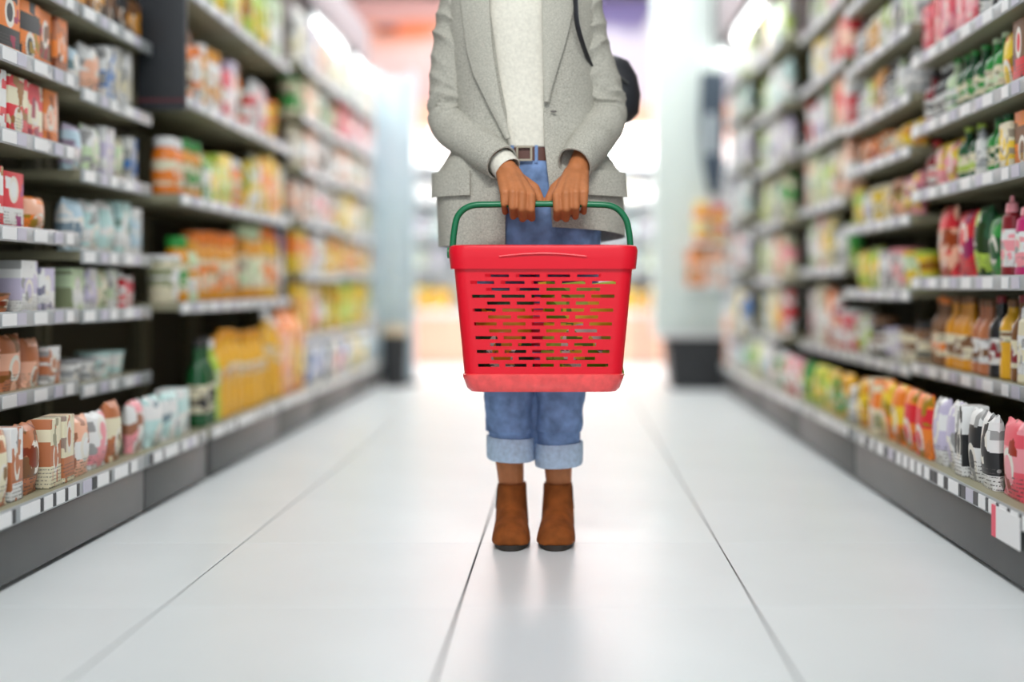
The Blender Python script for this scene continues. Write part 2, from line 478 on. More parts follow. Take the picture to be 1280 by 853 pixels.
def bay(side, y0, y1, xb, xs, zs, top, words, bayname, stocks, tickets, ystock=None, end=False):
    """side -1 = left of the aisle; xb = front of the base, xs = front of the upper shelves, zs = heights of shelf edges."""
    b = thing('shelving_bay', words, 'shelf unit', (xb, (y0 + y1) / 2, 0), 'shelving bays along the aisle')
    g = 0.003; xback = side * 1.83
    lo = lambda x0, x1: (min(x0, x1), max(x0, x1))

    def bx(x0, x1, ya, yb, z0, z1, bev=0.0):
        a, c = lo(x0, x1); return box((a, ya, z0), (c, yb, z1), bev)
    obj('back_panel', bx(xback - side * .03, xback, y0 + g, y1 - g, .13, top), M['back'], b)
    for yy in (y0 + g, y1 - g - .03):
        obj('upright', bx(xback - side * .085, xback - side * .031, yy, yy + .03, .0005, top + .02, .003), M['shelf'], b)
    obj('kick_panel', bx(xb, xb + side * .02, y0 + g, y1 - g, .012, .130, .002), M['steel'], b)
    obj('foot', bx(xb + side * .022, xb + side * .40, (y0 + y1) / 2 - .02, (y0 + y1) / 2 + .02, .0005, .129), M['steel'], b)

    def shelf(nm, x, z, th, tk):
        s = obj(nm, bx(x + side * .002, xback - side * .088, y0 + g, y1 - g, z - th, z, .002), M['shelf'], b)
        obj('price_rail', bx(x - side * .004, x + side * .001, y0 + g, y1 - g, z - .036, z + .004, .001), M['rail'], s)
        y = y0 + .02; i = 0
        while tk and y < y1 - .09:
            c = tk[i % len(tk)]; i += 1
            if c == '_': y += .022; continue
            t = link('price_ticket', TK[c], s, Vector((x - side * .0055, y + TKW[c] / 2, z - .016)) - wloc(s))
            y += TKW[c] + .004
        return z
    if end: obj('end_panel', bx(xs + side * .03, xback, y1 - .0028, y1 + .012, .0005, top - .02, .002), M['white'], b)
    shelf('base_shelf', xb, .168, .034, tickets)
    tops = [.168] + [z + .018 for z in zs]
    for i, z in enumerate(zs):
        shelf('shelf', xs, z + .018, .026, 'W__l_w___Wl__')
    for i, zt in enumerate(tops):
        if i >= len(stocks) or not stocks[i]: continue
        nxt = tops[i + 1] - .036 if i + 1 < len(tops) else top + .3
        ys = y0 if ystock is None else (ystock[0] if i == 0 else ystock[1])
        stock(stocks[i], side, xb if i == 0 else xs, max(ys, y0) + .01, y1 - .01, zt, nxt - zt, SHELFNAME[i], bayname)
    return b


LB, RB = -1.195, 0.962
TA = 'wkwkwkwk_lKWk_w'
bay(-1, 2.10, 3.395, LB, -1.38, [.361, .563, .777, 1.016, 1.217, 1.43], 1.62,
    'grey shelving bay nearest on the left, with orange and red boxes', 'nearest left bay', [
    'bag terracotta/cream .10x.19*2; box white/terracotta .06x.20*1; bag terracotta/brown .11x.19*1; box cream/terracotta .07x.19*2; bag peach/white .12x.15*1; bag white/pink .13x.15*1',
    'bag terracotta/peach .13x.14*2; bag peach/terracotta .10x.13*1; box white/terracotta .09x.10*1; tub white/aqua .10x.08*1',
    'tub orange/brown .10x.06*1; tub terracotta/brown .10x.05*1; box white/lavender .10x.13*1; box lavender/white .09x.12*1',
    'box red/white .12x.15*2; bag orange/peach .14x.09*1; box white/lavender .11x.10*1; bag white/orange .11x.11*1',
    'box red/white .13x.15*1; box red/cream .11x.15*2; box orange/peach .09x.15*1; box orange/amber .08x.14*1',
    'box peach/lavender .09x.13*1; box orange/black .11x.16*2; box orange/brown .09x.16*1; box terracotta/orange .08x.16*1',
    'box brown/amber .10x.14*3; box black/brown .08x.13*2'], TA, (2.42, 2.86))
bay(-1, 3.405, 3.985, LB, -1.38, [.346, .56, .73, .962, 1.195, 1.43], 1.62,
    'narrow left shelving bay stocked with pale white and blue packets', 'second left bay', [
    'bag pink/white .11x.15*1; bag aqua/white .13x.17*2; box white/aqua .10x.16*1; carton green/lime .09x.16*1; box white/cream .06x.17*1',
    'tub white/grey .11x.07*2; tub white/aqua .11x.08*2; bag pink/white .09x.09*1',
    'box pale green/white .09x.12*1; box white/lavender .08x.13*1; bag pale green/cream .10x.12*1; box white/pale green .07x.13*1; squeeze red/white .05x.12*1; box white/rose .07x.10*1',
    'bag pale blue/white .11x.15*1; bag white/aqua .12x.16*2; box aqua/white .09x.17*1; box white/pale blue .07x.16*1',
    'bag lavender/pale blue .10x.14*1; bag white/pale green .12x.15*1; box white/lavender .09x.16*1; bag cream/pale green .11x.15*1; box white/blue .07x.15*1',
    'bag pale blue/white .10x.13*1; bag white/peach .12x.16*1; box white/blue .08x.17*1; box white/cream .07x.19*2',
    'box brown/amber .11x.12*2; box black/brown .09x.12*2'], 'KWkwWk_wlw')
bay(-1, 4.03, 4.99, LB, -1.30, [.572, .94, 1.28, 1.66], 1.95,
    'left shelving bay with golden oil bottles on its bottom shelf', 'third left bay', [
    'bottle dark green/black .075x.29*2; oil lime/white .08x.28*1; oil gold/amber .085x.31*7',
    'tub cream/white .12x.17*1; jar amber/green .085x.24*1; jar pale green/amber .08x.22*1; jar amber/orange .085x.26*6',
    'jar orange/white .085x.20*2; jar amber/green .08x.21*2; carton green/white .08x.18*1; carton lime/yellow .085x.19*1; box yellow/lime .10x.20*2',
    'box lavender/white .08x.25*1; jar orange/brown .08x.25*2; jar white/orange .08x.22*1; jar amber/white .08x.25*1; jar white/amber .085x.24*2; box rose/white .09x.19*1',
    'box amber/yellow .10x.22*2; bag yellow/cream .12x.24*2; bag lime/yellow .12x.22*2; box white/lime .08x.2*1'], 'wWkw_wKwW')
bay(-1, 5.0, 5.67, LB, -1.30, [.572, .94, 1.28, 1.66], 1.95,
    'left shelving bay with amber jars and orange cartons beyond the oil bottles', 'fourth left bay', [
    'oil gold/white .085x.31*2; carton orange/peach .09x.30*2; carton orange/yellow .09x.30*3',
    'jar amber/pale green .085x.25*3; jar gold/orange .085x.25*3; box blue/white .07x.27*1',
    'bag yellow/white .11x.19*2; box yellow/orange .09x.22*3; box white/yellow .09x.2*1',
    'tub red/white .10x.13*1; bag white/pink .11x.18*2; tub yellow/orange .10x.15*2; jar orange/yellow .09x.18*1',
    'bag yellow/lime .12x.22*1; bag lime/yellow .11x.20*2; box pale green/white .09x.22*2'], 'wWw_W')
bay(-1, 5.68, 6.77, LB, -1.25, [.39, .69, .95, 1.2, 1.45, 1.7], 1.98,
    'pale left shelving bay with yellow boxes, mixed white and pink packets', 'fifth left bay', [
    'box white/blue .10x.18*2; bag white/lavender .12x.17*2; box blue/white .07x.16*1; bag cream/white .11x.16*2; bag white/pink .11x.17*1',
    'box yellow/amber .10x.23*3; bag white/pink .11x.2*2; box yellow/white .09x.22*1; tub white/lime .10x.14*2',
    'box yellow/orange .10x.18*2; carton white/orange .08x.19*2; box white/lavender .09x.18*2; squeeze dark red/white .06x.18*1; jar yellow/white .08x.16*2',
    'bag white/peach .11x.19*2; box peach/white .09x.18*1; bag lime/white .10x.15*1; box white/pink .08x.19*3; jar rose/white .08x.15*1',
    'bag cream/white .11x.18*2; box peach/white .09x.18*2; bag white/brown .10x.17*2; box white/black .08x.17*2',
    'tub cream/green .10x.14*2; box cream/peach .09x.19*3; bag white/green .11x.17*2; jar brown/white .08x.16*1',
    'bag white/cream .12x.22*2; box lavender/white .09x.2*2; box white/peach .09x.22*2; bag orange/white .10x.17*1'], 'wW_wW_')
bay(-1, 6.78, 7.84, LB, -1.25, [.39, .71, .93, 1.22, 1.47, 1.72], 1.98,
    'farthest left shelving bay, ending at the pale blue post', 'farthest left bay', [
    'bag yellow/white .12x.17*2; bag white/yellow .12x.16*2; bag white/pale blue .13x.15*3',
    'tub yellow/lime .12x.20*4; tub gold/yellow .12x.21*3',
    'box white/yellow .09x.18*1; box yellow/orange .10x.18*2; tub white/orange .10x.14*3; jar gold/white .08x.17*2',
    'bag cream/yellow .11x.19*2; box yellow/cream .10x.2*2; bag peach/white .11x.18*2; box white/green .08x.18*1',
    'box peach/white .09x.18*2; bag orange/white .11x.17*2; box cream/white .09x.18*2; bag white/green .10x.16*1',
    'box rose/pink .10x.19*2; bag peach/pink .11x.18*2; box magenta/white .09x.17*2; box peach/white .08x.18*1',
    'bag white/cream .12x.2*2; box pale green/white .09x.2*2; bag white/lavender .11x.19*2'], 'WwW_', None, True)

bay(1, 2.40, 3.995, RB, 1.15, [.375, .655, .94, 1.153, 1.38], 1.60,
    'grey shelving bay nearest on the right, with a big red bag', 'nearest right bay', [
    'bag rose/red .15x.23*1; bag rose/pink .15x.24*1; bag white/black .10x.23*2; box white/black .06x.24*1; bag white/lavender .10x.24*2; bag orange/red .14x.22*2; bag orange/yellow .13x.22*2; box cream/orange .09x.18*1',
    'bottle brown/black .07x.2*1; squeeze cream/white .07x.22*1; bottle brown/dark red .07x.23*1; oil gold/brown .075x.22*1; bottle black/dark red .07x.23*1; bottle terracotta/brown .07x.22*2; bottle amber/brown .07x.22*3; bottle brown/orange .07x.22*3',
    'bottle dark red/rose .075x.24*1; squeeze magenta/pink .10x.2*1; squeeze dark red/pink .08x.22*1; bag green/dark green .12x.18*1; bag dark green/lime .10x.2*1; bag red/red .16x.20*1; bag red/peach .17x.23*1; bag red/red .17x.22*1; box yellow/pale green .07x.12*1',
    'bottle dark red/red .07x.17*1; box orange/brown .10x.15*1; box cream/yellow .08x.13*1; bottle green/dark green .07x.17*2; squeeze white/grey .06x.15*1; bottle dark green/lime .07x.17*2; bag yellow/pink .12x.14*2',
    'bottle dark red/black .07x.17*1; box brown/red .08x.17*1; bag orange/yellow .11x.17*1; bottle green/pale green .07x.18*2; bottle dark green/green .07x.17*3; bottle pale green/green .07x.18*1; bottle black/white .07x.18*2',
    'bottle brown/black .07x.18*3; bottle grey/black .07x.18*3; box rose/pink .10x.17*3; box red/rose .10x.17*2; box pink/white .08x.16*1'], 'KkwkwkwkwkwKlKkWkkwk', (2.46, 2.98))
bay(1, 4.005, 4.955, RB, 1.15, [.36, .615, .87, 1.1, 1.28, 1.51, 1.76], 2.0,
    'right shelving bay with yellow and amber bags on its bottom shelf', 'second right bay', [
    'bag amber/yellow .13x.2*1; jar grey/white .09x.13*1; bag gold/green .12x.19*2; bag yellow/lime .12x.2*2; bag lime/yellow .12x.18*2',
    'jar brown/black .08x.15*1; tub cream/brown .09x.12*2; tub white/lavender .09x.12*2; jar black/brown .08x.15*2; bag white/lime .10x.16*2',
    'tub yellow/lime .09x.14*1; tub pale green/yellow .09x.14*1; tub white/pink .10x.15*2; box grey/white .10x.15*1; bag lime/yellow .11x.16*2; bag yellow/lime .1x.15*1',
    'bag pink/yellow .12x.15*2; bag peach/brown .11x.15*1; tub yellow/cream .09x.14*3; bag lavender/white .1x.14*1; box yellow/lime .09x.15*2',
    'bag yellow/amber .12x.10*2; bag gold/cream .11x.10*1; tub cream/orange .10x.10*2; bag orange/peach .11x.11*2',
    'bottle grey/white .065x.17*3; squeeze white/pale green .07x.17*1; bottle black/grey .065x.17*2; box amber/brown .08x.16*2; box lime/white .08x.15*1',
    'bag white/pale green .11x.19*2; box grey/black .09x.17*1; bag lime/white .10x.18*2; bag cream/amber .10x.17*2; bottle grey/black .07x.19*2',
    'box lavender/grey .10x.19*2; bag white/aqua .11x.2*3; box pink/red .09x.18*2; bag pale green/white .10x.2*2'], 'KkwkwkwkwkwkWkwkw')
bay(1, 4.965, 5.915, RB, 1.15, [.36, .71, 1.0, 1.3, 1.58, 1.84], 2.05,
    'right shelving bay with white, cream and red packets, beyond the second one', 'third right bay', [
    'bag green/lime .12x.16*1; bag pink/white .12x.17*1; bag rose/white .13x.18*2; bag white/green .11x.16*2; box white/peach .09x.17*1',
    'tub rose/white .13x.13*2; bag orange/white .12x.2*2; bag cream/white .11x.22*2; box white/pink .09x.22*2',
    'bag lime/green .11x.15*1; tub white/grey .10x.15*2; bag cream/yellow .12x.2*2; box pink/white .09x.2*1; bag pale green/white .11x.2*2',
    'box peach/white .09x.2*1; bag cream/peach .12x.2*2; bag white/lime .11x.19*2; box pale green/cream .10x.21*2',
    'box red/white .09x.19*1; box peach/red .09x.19*2; box green/dark green .08x.2*2; bag white/lavender .11x.18*3',
    'box red/peach .10x.16*2; box dark red/red .09x.16*1; bag cream/white .11x.18*2; box yellow/white .08x.17*2; bag white/aqua .10x.18*1',
    'bag white/aqua .11x.2*2; box pink/white .09x.19*2; box white/lime .09x.21*2; bag pale green/white .11x.2*2'], 'wWk_lW')
bay(1, 5.925, 6.78, RB, 1.06, [.38, .67, .96, 1.26, 1.55, 1.86], 2.05,
    'right shelving bay with pale green and cream bags under the first tube light', 'fourth right bay', [
    'bag white/pale blue .12x.16*2; bag cream/lime .12x.17*2; bag white/green .11x.16*3',
    'bag white/red .11x.2*2; box cream/yellow .09x.22*2; bag pale blue/white .11x.2*2; bag lime/cream .10x.19*1',
    'bag cream/pink .12x.19*2; box orange/cream .09x.19*1; bag white/cream .11x.2*2; box white/lime .09x.19*2',
    'bag cream/green .12x.2*2; bag white/grey .11x.2*2; box cream/lime .09x.21*2; bag white/lime .11x.19*1',
    'bag lavender/white .11x.18*2; box white/lavender .09x.19*2; bag white/green .11x.19*2; box lime/white .08x.18*1',
    'bag aqua/white .11x.18*2; box white/aqua .09x.17*2; bag pale green/white .11x.17*2; box lime/green .08x.16*1',
    'bag white/lime .11x.2*2; box aqua/white .09x.19*2; box yellow/white .08x.2*2'], 'wW_W')
bay(1, 6.79, 7.42, RB, .985, [.35, .73, 1.03, 1.32, 1.62, 1.84], 2.05,
    'farthest right shelving bay, beside the pale column', 'farthest right bay', [
    'bag white/aqua .12x.16*2; bag lavender/white .11x.16*2; bag white/pale blue .11x.16*1',
    'bag white/blue .11x.2*2; box white/yellow .09x.2*2; bag pale green/white .11x.2*1',
    'bag white/lavender .11x.18*2; box pink/white .09x.19*1; bag white/cream .11x.19*2',
    'bag white/aqua .11x.19*2; box lavender/white .09x.2*2; bag cream/white .11x.18*1',
    'bag white/lavender .11x.18*2; box white/grey .09x.19*2; bag brown/white .10x.16*1',
    'bag aqua/white .11x.17*2; box white/green .09x.17*2; bag white/aqua .1x.17*1',
    'box pale green/white .09x.19*3; bag white/aqua .11x.18*2'], 'W_W', None, True)

# ticket with a pink edge clipped to the nearest right bay, low at the aisle
c = at(1254, 662, 2.60)
pt = thing('promotion_ticket', 'white price ticket with a pink edge clipped to the near right rail', 'price tag', (RB - .008, 2.62, .10))
obj('card', box((RB - .0085, 2.525, .090), (RB - .0065, 2.665, .160)), M['ticketw'], pt)
e = obj('edge_strip', box((RB - .0095, 2.6655, .090), (RB - .0062, 2.69, .160)), M['promo'], pt); e['label'] = 'pink edge strip'

# canopies and tube lights above the shelves
for side, x, z0, z1, ya, yb, wd in ((-1, -1.30, 2.10, 2.34, 4.4, 7.9, 'left'), (1, 0.955, 2.17, 2.46, 3.6, 7.9, 'right')):
    k = thing('canopy', f'mauve grey canopy board running above the {wd} shelves', 'canopy', (x, ya, z0))
    lo_, hi_ = sorted((x, x + side * .03))
    obj('fascia_board', box((lo_, ya, z0), (hi_, yb, z1), .003), M['canopy'], k)
    lo_, hi_ = sorted((x + side * .031, x + side * .60))
    obj('soffit', box((lo_, ya, z0 + .03), (hi_, yb, z0 + .06)), M['canopy'], k)
    for yy in (ya + .3, (ya + yb) / 2, yb - .3):
        bm = bmesh.new(); add_tube(bm, [(x + side * .3, yy, z0 + .06), (x + side * .3, yy, 3.199)], .008, 8)
        obj('hanger_rod', bm, M['steel'], k)
for x, ya, yb, z, lab in ((-1.325, 6.17, 7.05, 2.02, 'nearer lit tube light above the left shelves'), (-1.325, 7.30, 8.15, 2.02, 'farther lit tube light above the left shelves'),
                          (1.00, 6.05, 7.0, 2.09, 'nearer lit tube light above the right shelves'), (1.00, 7.35, 8.35, 2.09, 'farther lit tube light above the right shelves')):
    t = thing('tube_light', lab, 'light', (x, ya, z))
    bm = bmesh.new(); add_tube(bm, [(x, ya + .03, z), (x, yb - .03, z)], .024, 14); obj('tube', bm, M['tube'], t)
    obj('housing', box((x - .032, ya, z + .032), (x + .032, yb, z + .052), .004), M['rail'], t)
    for yy in (ya, yb - .028): obj('end_cap', box((x - .025, yy, z - .025), (x + .025, yy + .028, z + .0315), .004), M['white'], t)
    bm = bmesh.new(); top = 2.0995 if x < 0 else 2.199
    for yy in (ya + .2, yb - .2 if yb < 7.9 else 7.7): add_tube(bm, [(x + math.copysign(.0, x), yy, z + .05), (x, yy, top)], .006, 8)
    b2 = obj('hanger', bm, M['steel'], t)

# black hanging sign at the second left bay
sg = thing('hanging_sign', 'tall black sign panel hanging between the second and third left bays', 'sign', (-1.31, 3.99, 1.235))
obj('panel', box((-1.43, 3.995, 1.235), (-1.268, 4.014, 1.90), .002), M['charcoal'], sg)
obj('colour_line', box((-1.429, 3.9935, 1.262), (-1.269, 3.9952, 1.272)), M['maroon'], sg)['label'] = 'thin maroon line'
obj('bracket', box((-1.50, 3.998, 1.80), (-1.4305, 4.011, 1.83)), M['steel'], sg)

# pale post ending the left shelves, with a dark litter bin
ps = thing('end_post', 'pale blue post standing at the far end of the left shelves', 'post', (-1.13, 8.0, 0))
obj('front_sheet', box((-1.225, 7.88, .03), (-1.035, 7.90, 2.02), .003), M['post'], ps)
obj('upright', box((-1.035, 7.86, .0005), (-.995, 7.93, 2.06), .004), M['post'], ps)
obj('upright', box((-1.265, 7.86, .0005), (-1.226, 7.93, 2.06), .004), M['post'], ps)
obj('base_foot', box((-1.06, 7.80, .0005), (-.97, 7.858, .03), .004), M['steel'], ps)
bn = thing('litter_bin', 'small dark bin with a beige lid beside the left post', 'bin', (-1.10, 7.695, 0))
bm = bmesh.new(); add_loft(bm, [ring((-1.10, 7.695), .07, .05, .0008, 20, .5), ring((-1.10, 7.695), .085, .06, .33, 20, .5)]); obj('bin_body', bm, M['black'], bn)
bm = bmesh.new(); add_loft(bm, [ring((-1.10, 7.695), .088, .064, .331, 20, .5), ring((-1.10, 7.695), .088, .064, .36, 20, .5), ring((-1.10, 7.695), .06, .04, .40, 20, .6)]); obj('bin_lid', bm, mat('beige_lid', (.55, .45, .33), .5), bn)

# pale column with black plinth at the right
cl = thing('column', 'pale square column on a black plinth at the end of the right shelves', 'column', (.78, 7.75, 0))
obj('shaft', box((.565, 7.55, .32), (.99, 7.95, 3.199), .008), M['colw'], cl)
bm = bmesh.new(); add_loft(bm, [[Vector((.665, 7.49, .0005)), Vector((.985, 7.49, .0005)), Vector((.985, 7.90, .0005)), Vector((.665, 7.90, .0005))],
                                [Vector((.625, 7.47, .319)), Vector((.99, 7.47, .319)), Vector((.99, 7.92, .319)), Vector((.625, 7.92, .319))]]); obj('plinth', bm, M['black'], cl)
obj('trim_strip', box((.565, 7.545, .32), (.99, 7.5495, .36)), M['white'], cl)
bs = thing('blade_sign', 'long dark slate sign with a pale label hanging before the pale column', 'sign', (.9, 7.40, 1.22))
bm = bmesh.new()
add_loft(bm, [[Vector((x0, 7.475, z)), Vector((x1, 7.475, z)), Vector((x1, 7.50, z)), Vector((x0, 7.50, z))] for x0, x1, z in
              ((.89, .955, 1.22), (.85, .985, 1.42), (.83, .985, 1.7), (.84, .99, 1.98))])
obj('panel', bm, M['navy'], bs)
obj('pale_label', box((.868, 7.4725, 1.47), (.925, 7.4745, 1.72)), mat('pale_grey_print', (.52, .58, .62), .5), bs)
bm = bmesh.new(); add_tube(bm, [(.92, 7.487, 1.975), (.92, 7.487, 2.6), (.92, 7.56, 2.6)], .008, 8); obj('hanger', bm, M['steel'], bs)
rk = thing('wire_rack', 'small white two-tier rack of orange packs fixed to the pale column', 'rack', (.89, 7.5, .63))
obj('tray', box((.785, 7.43, .895), (1.02, 7.545, .915), .003), M['white'], rk)
obj('tray', box((.745, 7.43, .628), (1.02, 7.545, .645), .003), M['white'], rk)
obj('back_sheet', box((.80, 7.5455, .628), (1.0, 7.5495, 1.2), 0), M['white'], rk)
for i, (m_, a_) in enumerate((('orange', 'yellow'), ('gold', 'red'))):
    product('jar', m_, a_, .10, .25 - .02 * i, (.845 + .108 * i, 7.487, .9158), 0, ('orange' if i == 0 else 'gold') + ' glass jar on the upper tray of the column rack', 'jars on the column rack')
for i, (m_, a_) in enumerate((('orange', 'peach'), ('peach', 'white'))):
    product('box', m_, a_, .115, .23, (.81 + .125 * i, 7.49, .6458), 0, ('orange' if i == 0 else 'peach') + ' food box on the lower tray of the column rack', 'boxes on the column rack', .08)

# ------------------------------------------------------------------ lit chilled cabinet across the end of the aisle
cb = thing('chilled_cabinet', 'white lit chilled cabinet across the far end of the aisle', 'cabinet', (0, 10.0, 0))
obj('plinth', box((-1.75, 9.85, .0005), (1.75, 10.6, .40), .01), M['peach'], cb)['label'] = 'peach plinth'
obj('bumper', box((-1.75, 9.82, .401), (1.75, 9.90, .445), .01), M['white'], cb)
obj('deck', box((-1.72, 9.905, .401), (1.72, 10.55, .435)), M['white'], cb)
obj('back_sheet', box((-1.75, 10.56, .401), (1.75, 10.6, 1.95)), M['case'], cb)
for s in (-1, 1): obj('side_panel', box((s * 1.75 - .02, 9.95, .447), (s * 1.75 + .02, 10.555, 1.95)), M['white'], cb)
for z in (.78, 1.06, 1.36, 1.68):
    s_ = obj('shelf', box((-1.72, 10.05, z - .02), (1.72, 10.55, z), .003), M['white'], cb)
    obj('price_rail', box((-1.72, 10.04, z - .03), (1.72, 10.049, z + .01)), M['rail'], s_)
obj('header_board', box((-1.77, 9.88, 1.951), (1.77, 10.6, 2.16), .01), M['peach'], cb)['label'] = 'peach header board'
bm = bmesh.new(); add_tube(bm, [(-1.10, 9.96, 1.925), (1.10, 9.96, 1.925)], .018, 10); obj('lamp_tube', bm, mat('case_tube', (1, 1, 1), .3, emit=6), cb)
area('cabinet_lamp', (0, 9.93, 1.90), 2.2, .06, 50, (1, 1, 1), (math.radians(28), 0, 0))
CAB = [(.4358, 'the cabinet deck', [('box', 'yellow', 'amber')] * 3, .2, .20), (.7808, 'the lowest cabinet shelf', [('tub', 'white', 'lavender'), ('carton', 'white', 'pale blue'), ('tub', 'white', 'pale green')], .13, .19),
       (1.0608, 'the second cabinet shelf', [('carton', 'white', 'lavender'), ('tub', 'white', 'aqua')], .13, .19), (1.3608, 'the third cabinet shelf', [('tub', 'white', 'grey'), ('tub', 'cream', 'white')], .14, .17),
       (1.6808, 'the top cabinet shelf', [('carton', 'white', 'aqua'), ('carton', 'white', 'white')], .12, .2)]
for z, nm, kinds, w, h in CAB:
    for s, xa, xb_ in ((-1, -1.62, -.95), (1, .32, 1.0)):
        n = int((xb_ - xa) / (w + .02))
        for i in range(n):
            k_, m_, a_ = kinds[i % len(kinds)]
            product(k_, m_, a_, w, h * random.uniform(.9, 1), (xa + (w + .02) * (i + .5), 10.16, z), 0,
                    f'{m_} {PROTO[k_][1]}, {ORD[i]} from left on {nm}, {"left" if s < 0 else "right"} of the person', f'goods on {nm}', .10)
st = thing('floor_stand', 'small dark round sign on a thin stem before the far cabinet', 'sign', (.60, 9.55, 0))
bm = bmesh.new(); add_ball(bm, (.60, 9.55, .64), (.055, .015, .05)); obj('sign_disc', bm, M['black'], st)
obj('stem', lathe([(.010, .012), (.010, .595)], 10), M['steel'], st).location = (0, 0, 0)
st.children[-1].data.transform(T((.60, 9.55, 0)))
obj('stand_foot', box((.52, 9.47, .0005), (.68, 9.63, .012), .003), M['white'], st)
# flat posters on the wall above the cabinet
def poster_mat(name, base, stops, oval=None):
    m = mat(name, base, .6); nt = m.node_tree; N = nt.nodes; L = nt.links
    tc = N.new('ShaderNodeTexCoord'); nz = N.new('ShaderNodeTexNoise'); nz.inputs['Scale'].default_value = 2.2
    L.new(tc.outputs['Generated'], nz.inputs['Vector'])
    sp = N.new('ShaderNodeSeparateXYZ'); L.new(tc.outputs['Generated'], sp.inputs[0])
    ad = N.new('ShaderNodeMath'); ad.operation = 'MULTIPLY_ADD'; L.new(nz.outputs['Fac'], ad.inputs[0]); ad.inputs[1].default_value = .5; L.new(sp.outputs[2], ad.inputs[2])
    r = N.new('ShaderNodeValToRGB'); els = r.color_ramp.elements
    els[0].position, els[0].color = stops[0][0], (*stops[0][1], 1); els[1].position, els[1].color = stops[-1][0], (*stops[-1][1], 1)
    for p_, c_ in stops[1:-1]: e_ = els.new(p_); e_.color = (*c_, 1)
    L.new(ad.outputs[0], r.inputs['Fac']); L.new(r.outputs['Color'], N['Principled BSDF'].inputs['Base Color'])
    return m


p1 = thing('wall_poster', 'large pink and orange food poster above the cabinet on the left', 'poster', (-1.35, 10.3, 2.17))
obj('print_sheet', box((-1.9, 10.28, 2.18), (-.55, 10.30, 3.12)), poster_mat('pink_print', (.8, .4, .4), [(.35, (.86, .50, .50)), (.75, (.88, .66, .64)), (1.02, (.90, .52, .50)), (1.16, (.92, .30, .14))]), p1)
bm = bmesh.new(); add_ball(bm, (-1.53, 10.279, 2.84), (.12, .004, .035)); obj('dark_oval', bm, mat('dark_print', (.07, .04, .06), .6), p1)['label'] = 'dark printed oval'
bm = bmesh.new(); add_ball(bm, (-1.38, 10.2795, 2.84), (.28, .003, .07)); obj('orange_smear', bm, mat('orange_print', (.92, .24, .10), .6), p1)['label'] = 'orange printed patch'
p2 = thing('wall_poster', 'large lavender and purple poster above the cabinet on the right', 'poster', (.7, 10.3, 2.17))
obj('print_sheet', box((.0, 10.28, 2.18), (1.9, 10.30, 3.12)), poster_mat('purple_print', (.5, .45, .6), [(.35, (.72, .66, .80)), (.9, (.70, .66, .80)), (1.05, (.24, .20, .45)), (1.4, (.20, .16, .40))]), p2)
bm = bmesh.new(); add_ball(bm, (.86, 10.2795, 2.86), (.18, .004, .17)); obj('pale_spot', bm, mat('pale_print', (.80, .76, .80), .6), p2)['label'] = 'pale printed spot'
bxx = thing('display_box', 'beige box standing on the cabinet top at the right', 'box', (.91, 10.1, 2.1605))
obj('carton', box((.80, 9.98, 2.1605), (1.05, 10.2, 2.55), .004), mat('beige_card', (.60, .50, .32), .7), bxx)
obj('flap', box((.80, 9.978, 2.50), (1.05, 9.98, 2.552)), mat('beige_card_flap', (.66, .56, .38), .7), bxx)

# ------------------------------------------------------------------ person
YC = 3.10
# torso of the jacket: z, half width, half depth, centre x, front edge left, front edge right
JT = [(.75, .243, .128, -.090, -.152, -.030), (.80, .242, .130, -.090, -.152, -.034), (.87, .242, .128, -.092, -.150, -.040), (.94, .238, .124, -.095, -.148, -.048),
      (1.00, .198, .118, -.098, -.146, -.054), (1.08, .180, .116, -.102, -.150, -.056), (1.18, .180, .120, -.108, -.170, -.055), (1.30, .190, .122, -.114, -.186, -.058),
      (1.38, .192, .110, -.116, -.198, -.060), (1.42, .180, .092, -.116, -.190, -.070), (1.45, .125, .075, -.116, -.170, -.085), (1.475, .075, .060, -.116, -.160, -.098)]


def jt(z, k):
    for a, b in zip(JT, JT[1:]):
        if z <= b[0]: f = (z - a[0]) / (b[0] - a[0]); f = max(0, f); return a[k] + (b[k] - a[k]) * f
    return JT[-1][k]


def jfront(x, z, off=0.0):
    q = max(-.98, min(.98, (x - jt(z, 3)) / jt(z, 1)))
    return Vector((x, YC - jt(z, 2) * math.sqrt(1 - q * q) - off, z))


# body: one continuous skin surface
bm = bmesh.new()
add_loft(bm, [ring((-.10, YC), rx, ry, z, 24) for z, rx, ry in ((.82, .12, .085), (.90, .145, .095), (1.0, .12, .085), (1.1, .115, .085), (1.25, .14, .095), (1.36, .15, .085), (1.42, .10, .06), (1.45, .05, .05))])
for s, ax in ((-1, -.143), (1, -.020)):
    add_chain(bm, [(-.10 + s * .075, YC, .86), (-.10 + s * .068, YC, .48), (ax, YC + .01, .14), (ax, YC + .01, .075)], [.085, .056, .0335, .034])
    add_chain(bm, [(ax, YC + .03, .050), (ax, 3.0, .042)], [.03, .028])
add_chain(bm, [(-.10, YC + .015, 1.40), (-.10, YC, 1.50)], [.055, .05])
add_ball(bm, (-.10, YC, 1.585), (.072, .092, .105)); add_ball(bm, (-.10, YC - .03, 1.535), (.05, .055, .055))
add_chain(bm, [(-.10, YC - .088, 1.60), (-.10, YC - .103, 1.565)], [.008, .013])
add_chain(bm, [(-.115, YC - .083, 1.532), (-.085, YC - .083, 1.532)], [.008, .008])
for s in (-1, 1):
    add_ball(bm, (-.10 + s * .072, YC + .01, 1.575), (.010, .018, .03)); add_ball(bm, (-.10 + s * .03, YC - .078, 1.59), (.014, .010, .008))


